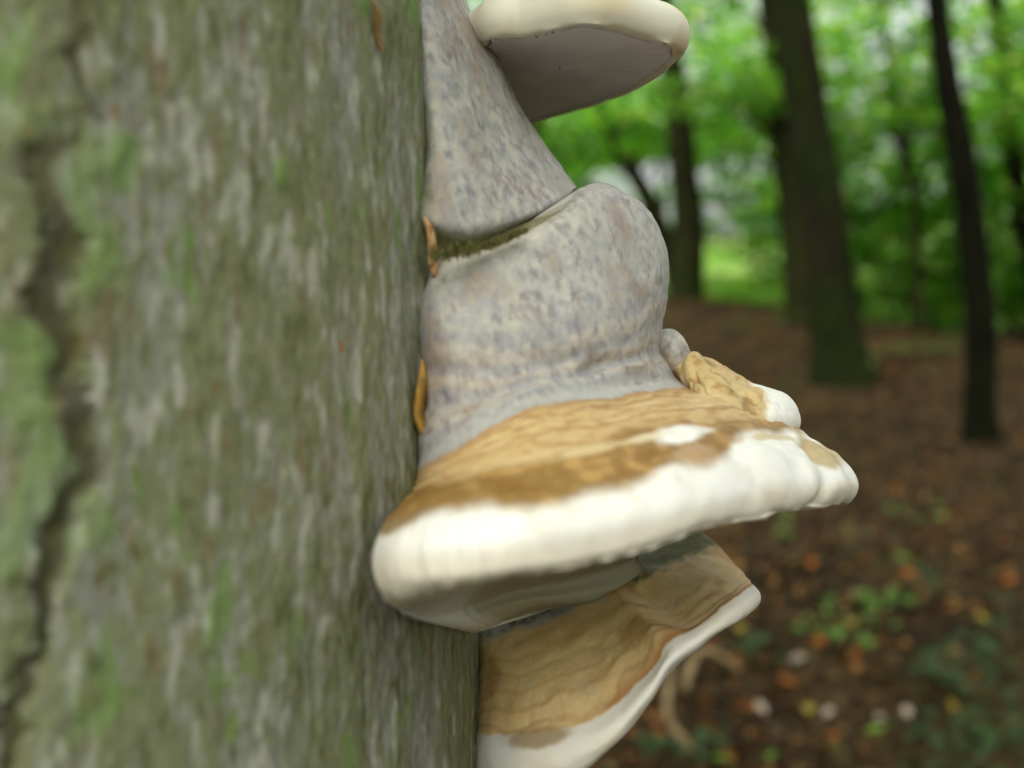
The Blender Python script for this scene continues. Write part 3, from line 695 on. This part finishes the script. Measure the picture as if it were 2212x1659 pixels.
for (x, y, r, nl) in [(2040, 1470, .10, 30), (2110, 1500, .12, 34), (2060, 1640, .16, 70), (2140, 1600, .14, 46), (1640, 1432, .06, 12), (1500, 1635, .06, 14), (1420, 1650, .05, 10), (2160, 1440, .1, 24), (1840, 1170, .08, 12), (1990, 1300, .07, 10), (1760, 1030, .1, 14), (2180, 1380, .1, 20)]:
    p, d = ground_at(x, y); sprig(p, r, nl, IVY, 'dark green ivy sprig growing through the leaf litter', 'ivy sprigs in the litter')
for (x, y, r, nl) in [(1875, 1320, .05, 9), (1800, 1360, .05, 9), (1900, 1340, .07, 10), (1700, 690, .25, 40), (1940, 760, .5, 90), (1830, 1405, .06, 9), (1680, 1160, .06, 8), (1980, 1130, .08, 10), (1600, 1000, .1, 12)]:
    p, d = ground_at(x, y); sprig(p, r, nl, SEED, 'light green seedling growing through the leaf litter', 'seedlings in the litter')

# fallen twigs
M_WOOD = material('dead_wood', 0.8, 0.2, extra=(60, 0.25))
def tube(path, rad, sides=8):
    path = np.asarray(path, float); t = np.gradient(path, axis=0); t /= np.linalg.norm(t, axis=1)[:, None]
    ref = np.where(np.abs(t[:, 2:]) > .9, np.array([[1.0, 0, 0]]), np.array([[0, 0, 1.0]]))
    a = np.cross(t, ref); a /= np.linalg.norm(a, axis=1)[:, None]; b = np.cross(t, a)
    an = np.linspace(0, 2 * np.pi, sides, endpoint=False)
    return path[:, None] + (np.cos(an)[None, :, None] * a[:, None] + np.sin(an)[None, :, None] * b[:, None]) * np.asarray(rad)[:, None, None]
def twig(pix, r, label, lift):
    c = np.array([ground_at(x, y)[0] for x, y in pix]); c[:, 2] += np.asarray(lift)
    c = catmull(c, np.linspace(0, len(c) - 1, 24)); P = tube(c, np.linspace(r, r * .55, 24), 8); P = closed(P)
    n_, s_ = outward(P); fcs = grid_faces(len(P), 8); fcs = fcs[:, ::-1] if s_ > 0 else fcs
    k = fbm(P * 30, 2)
    o = make_mesh('fallen_twig', P.reshape(-1, 3), fcs, M_WOOD, mixc(lin(120, 100, 70), lin(150, 128, 96), sstep(-.2, .2, k)).reshape(-1, 3), origin=c[0])
    tag(o, label, 'twig')
twig([(1500, 1632), (1462, 1600), (1443, 1570), (1450, 1520), (1458, 1440), (1462, 1415)], .014, 'bent pale fallen twig on the litter below the tan bracket', [.02, .03, .05, .06, .08, .08])
twig([(1478, 1500), (1495, 1475), (1520, 1452), (1560, 1450), (1600, 1460)], .016, 'arched brown fallen stick with shadow on the litter', [.01, .05, .07, .05, .02])

# ============================================================ trees of the wood
M_TBARK = material('wood_tree_bark', 0.9, 0.1, bump=(18, 0.7, 0.02), extra=(9, 0.3))
M_LEAF = material('green_leaf', 0.6, 0.15, translucent=(0.6, (2.2, 2.1, 1.3)))
LGREEN = np.array([lin(102, 150, 52), lin(84, 138, 44), lin(128, 168, 64), lin(62, 110, 36), lin(166, 186, 96), lin(196, 178, 108)])
LP = [.3, .26, .18, .18, .06, .02]
def spray_leaves(cent, rad, per, size):
    """flat horizontal sprays of leaves round the given centres"""
    n = len(cent) * per
    c = np.repeat(cent, per, 0); r = np.repeat(rad, per)
    a = rng.uniform(0, 2 * np.pi, n); q = np.sqrt(rng.random(n)) * r
    droop = -.25 * q * q / np.maximum(r, .1)
    p = c + np.stack([q * np.cos(a), q * np.sin(a), droop + rng.normal(0, .07, n)], 1)
    nr = rng.normal(0, .42, (n, 3)) + np.array([0, -.25, 1]); nr /= np.linalg.norm(nr, axis=1)[:, None]
    V, Fq = leaf_faces(p, nr, rng.uniform(*size, n), .62, .2)
    tone = np.repeat(rng.uniform(.5, 1.5, len(cent)), per)
    col = LGREEN[rng.choice(6, n, p=LP)] * tone[:, None] * rng.uniform(.85, 1.15, (n, 1))
    return V, Fq, np.repeat(col, 4, 0)
def wood_tree(name, path, rad, label, group, cent, srad, per, size=(.06, .1), moss=.5, dark=1.0, limbs=True):
    """trunk tube along path, limbs out to the leaf sprays, crown of leaf sprays"""
    path = np.asarray(path, float); n = 60
    c = catmull(path, np.linspace(0, len(path) - 1, n)); r = np.interp(np.linspace(0, len(path) - 1, n), np.arange(len(path)), rad)
    P = tube(c, r, 28)
    k = fbm(P * np.array([5, 5, 1.6]), 3)
    P = P + (P - c[:, None]) * (.09 * k + .05 * fbm(P * np.array([16, 16, 3]), 2))[..., None]
    n_, s_ = outward(P); fcs = grid_faces(n, 28); fcs = fcs[:, ::-1] if s_ > 0 else fcs
    hgt = (P[..., 2] - P[0, :, 2].mean())
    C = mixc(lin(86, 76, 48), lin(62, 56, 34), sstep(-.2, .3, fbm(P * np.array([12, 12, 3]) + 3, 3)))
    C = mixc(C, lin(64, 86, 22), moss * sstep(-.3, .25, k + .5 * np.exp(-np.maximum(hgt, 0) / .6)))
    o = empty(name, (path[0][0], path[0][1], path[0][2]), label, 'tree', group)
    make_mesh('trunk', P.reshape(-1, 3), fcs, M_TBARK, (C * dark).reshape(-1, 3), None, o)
    if cent is None or not len(cent): return o
    if limbs:
        for q in cent[:: max(1, len(cent) // 9)]:
            zt = q[2] - .35 * np.linalg.norm(q[:2] - c[:, :2].mean(0)) - .3
            i = int(np.argmin(np.abs(c[:, 2] - max(zt, c[2, 2])))); a = c[i]
            mid = (a + q) / 2 + np.array([0, 0, .15])
            pp = catmull(np.array([a, mid, q]), np.linspace(0, 2, 8))
            T_ = tube(pp, np.linspace(min(.045, r[i] * .6), .008, 8), 6)
            make_mesh('limb', T_.reshape(-1, 3), grid_faces(8, 6), M_TBARK, np.repeat(np.array([lin(70, 60, 44)]) * dark, 48, 0), None, o)
    V, Fq, CC = spray_leaves(np.asarray(cent), np.asarray(srad), per, size)
    make_mesh('crown', V, Fq, M_LEAF, CC, None, o, smooth=False)['kind'] = 'stuff'
    return o
def path_of(key):
    ax, d = TREES[key]
    p = np.array([pt(x, y, d) for x, y, w in ax]); r = [w * d / F / 2 for x, y, w in ax]
    p[0, 2] -= .12
    return p, r
def crown_round(c0, n, rx, rz, lo=None):
    q = rng.normal(size=(n, 3)); q /= np.linalg.norm(q, axis=1)[:, None]; q *= (rng.random(n) ** .4)[:, None]
    p = np.asarray(c0) + q * np.array([rx, rx, rz])
    if lo is not None: p[:, 2] = np.maximum(p[:, 2], lo + rng.random(n) * .5)
    return p
def add_wood_tree(key, name, label, n, rx, rz, lift, per, moss=.5, dark=1.0):
    p, r = path_of(key); t = p[-1]
    cent = crown_round(t + np.array([0, 0, lift]), n, rx, rz)
    return wood_tree(name, p, r, label, None, cent, rng.uniform(.45, .95, n), per, moss=moss, dark=dark)
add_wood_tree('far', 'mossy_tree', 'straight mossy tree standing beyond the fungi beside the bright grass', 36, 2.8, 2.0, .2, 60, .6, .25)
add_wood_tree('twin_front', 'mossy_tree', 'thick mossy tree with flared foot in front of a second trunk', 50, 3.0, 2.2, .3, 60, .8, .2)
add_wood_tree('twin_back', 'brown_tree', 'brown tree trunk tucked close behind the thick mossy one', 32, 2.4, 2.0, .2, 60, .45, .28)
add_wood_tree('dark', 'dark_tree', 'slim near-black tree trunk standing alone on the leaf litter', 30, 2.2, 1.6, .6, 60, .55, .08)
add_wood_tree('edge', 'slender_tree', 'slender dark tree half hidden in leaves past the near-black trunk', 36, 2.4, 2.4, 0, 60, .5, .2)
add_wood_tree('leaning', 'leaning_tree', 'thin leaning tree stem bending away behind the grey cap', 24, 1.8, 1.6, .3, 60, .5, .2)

# crown of the host tree, high over the fungi
n = 520
q = rng.normal(size=(n, 3)); q /= np.linalg.norm(q, axis=1)[:, None]; q *= (rng.random(n) ** .4)[:, None]
hc = HOSTTOP + np.array([0, -1.2, .6]) + q * np.array([5.2, 5.2, 1.7])
V, Fq, CC = spray_leaves(hc, rng.uniform(.5, 1.1, n), 80, (.08, .13))
make_mesh('crown', V, Fq, M_LEAF, CC, None, host, smooth=False)['kind'] = 'stuff'
for k in range(12):
    qq = hc[k * 9]; a = AX0 + AXD * random.uniform(2.6, 4.6); mid = (a + qq) / 2 + np.array([0, 0, .25])
    T_ = tube(catmull(np.array([a, mid, qq]), np.linspace(0, 2, 10)), np.linspace(.07, .012, 10), 8)
    make_mesh('limb', T_.reshape(-1, 3), grid_faces(10, 8), M_TBARK, np.repeat(np.array([lin(96, 90, 72)]), 80, 0), None, host)

# young leafy trees that fill the space between the trunks
YL = 'young leafy tree with light green sprays beyond the leaf litter'
for (x, y, h, rx, nsp) in [(.6, 15.5, 4.6, 1.9, 60), (2.4, 17, 5.4, 2.2, 70), (4.4, 16, 4.4, 1.9, 64), (6.6, 15, 5.0, 2.1, 70), (8.2, 13.4, 4.6, 2.0, 64), (3.2, 20, 6.2, 2.6, 80), (6.0, 20.5, 6.4, 2.6, 80), (9.5, 18, 6.2, 2.5, 80), (-1.4, 18, 5.5, 2.2, 60), (1.2, 22, 6.8, 2.7, 80), (11.5, 15, 5.5, 2.4, 60), (-4, 15, 5.5, 2.4, 50), (4.9, 12.2, 4.8, 1.6, 40), (6.9, 11.0, 4.8, 1.6, 40), (3.3, 11.6, 5.0, 1.5, 36), (5.9, 9.2, 4.6, 1.4, 40), (0.7, 14.3, 5.0, 1.5, 40), (5.4, 13.6, 2.4, 1.2, 44), (6.6, 12.9, 2.6, 1.3, 46), (4.5, 14.6, 2.2, 1.0, 36)]:
    z0 = float(gz(np.array([x]), np.array([y]))[0])
    pth = np.array([(x, y, z0 - .1), (x + .05, y, z0 + h * .35), (x - .1, y + .1, z0 + h * .7), (x, y, z0 + h)])
    nsp = int(nsp * 2.1); cent = crown_round((x, y, z0 + h * .55), nsp, rx, h * .55, z0 + (.25 if (y > 14 or h < 3) and not 1.8 < x < 3.6 else 2.3))
    lab, grp = (YL, 'young trees between the trunks') if h > 3 and y > 14 else (('low bushy sapling leafy down to the ground beside the fence', 'bushy saplings by the fence') if h < 3 else ('young tree with bare lower stem and leaf sprays hanging among the trunks', 'bare-stemmed young trees among the trunks'))
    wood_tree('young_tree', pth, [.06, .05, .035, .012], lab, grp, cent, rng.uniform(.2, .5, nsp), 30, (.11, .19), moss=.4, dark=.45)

# the wood further off reads as one mass
n = 850
fx = rng.uniform(-22, 34, n); fy = 25 + 20 * rng.random(n); fzv = gz(fx, fy) + .4 + 9.5 * rng.random(n) ** 1.1
nb_ = 800                                                # the same wood goes on unseen behind the viewer, added to dim the foreground
bx_ = rng.uniform(-20, 20, nb_); by_ = -7 - 15 * rng.random(nb_)
fx, fy = np.concatenate([fx, bx_]), np.concatenate([fy, by_]); fzv = np.concatenate([fzv, gz(bx_, by_) + .5 + 11 * rng.random(nb_)]); n += nb_
V, Fq, CC = spray_leaves(np.stack([fx, fy, fzv], 1), rng.uniform(.5, 1.2, n), 42, (.18, .32))
o = make_mesh('distant_wood', V, Fq, M_LEAF, CC, smooth=False); o['kind'] = 'stuff'; o['label'] = 'sunlit green leaf mass of the wood far behind the trunks'; o['category'] = 'woodland'

# grass of the clearing
n = 16000
xx = rng.uniform(-3, 10, n); yy = rng.uniform(14.4, 24, n); ok = yy > 14.6 + .06 * (xx - 3); xx, yy = xx[ok], yy[ok]; n = len(xx)
zz = gz(xx, yy); hgt = rng.uniform(.08, .22, n); dx, dy = rng.normal(0, .06, n), rng.normal(0, .06, n); w = rng.uniform(.006, .012, n); aa = rng.uniform(0, np.pi, n)
V = np.stack([np.stack([xx - w * np.cos(aa), yy - w * np.sin(aa), zz - .01], 1), np.stack([xx + w * np.cos(aa), yy + w * np.sin(aa), zz - .01], 1), np.stack([xx + dx, yy + dy, zz + hgt], 1)], 1).reshape(-1, 3)
CC = np.repeat(np.array([lin(120, 160, 66), lin(148, 178, 92), lin(98, 138, 52)])[rng.choice(3, n)], 3, 0)
o = make_mesh('clearing_grass', V, np.arange(3 * n).reshape(-1, 3), M_LEAF, CC, smooth=False); o['kind'] = 'stuff'; o['label'] = 'bright green grass of the clearing behind the trunks'; o['category'] = 'grass'

# post and rail fence past the litter
fe = [pt(1850, 655, 14.6), pt(2010, 668, 14.2), pt(2180, 700, 13.8), pt(2360, 720, 13.4)]
fo = empty('wooden_fence', (fe[0][0], fe[0][1], float(gz(np.array([fe[0][0]]), np.array([fe[0][1]]))[0])), 'weathered post and rail fence at the edge of the leaf litter', 'fence')
tops = []
for p in fe:
    z0 = float(gz(np.array([p[0]]), np.array([p[1]]))[0]); c = np.array([(p[0], p[1], z0 - .15), (p[0], p[1], z0 + .5), (p[0] + .01, p[1], z0 + .95)])
    P = closed(tube(catmull(c, np.linspace(0, 2, 6)), np.full(6, .05), 10)); fcs = grid_faces(len(P), 10)
    make_mesh('post', P.reshape(-1, 3), fcs, M_WOOD, np.repeat(np.array([lin(78, 70, 56)]), P.size // 3, 0), None, fo); tops.append((p[0], p[1], z0))
tops = np.array(tops)
for h in (.38, .78):
    c = tops + np.array([0, -.06, h]); P = closed(tube(catmull(c, np.linspace(0, 3, 20)), np.full(20, .032), 8))
    make_mesh('rail', P.reshape(-1, 3), grid_faces(len(P), 8), M_WOOD, np.repeat(np.array([lin(88, 80, 66)]), P.size // 3, 0), None, fo)
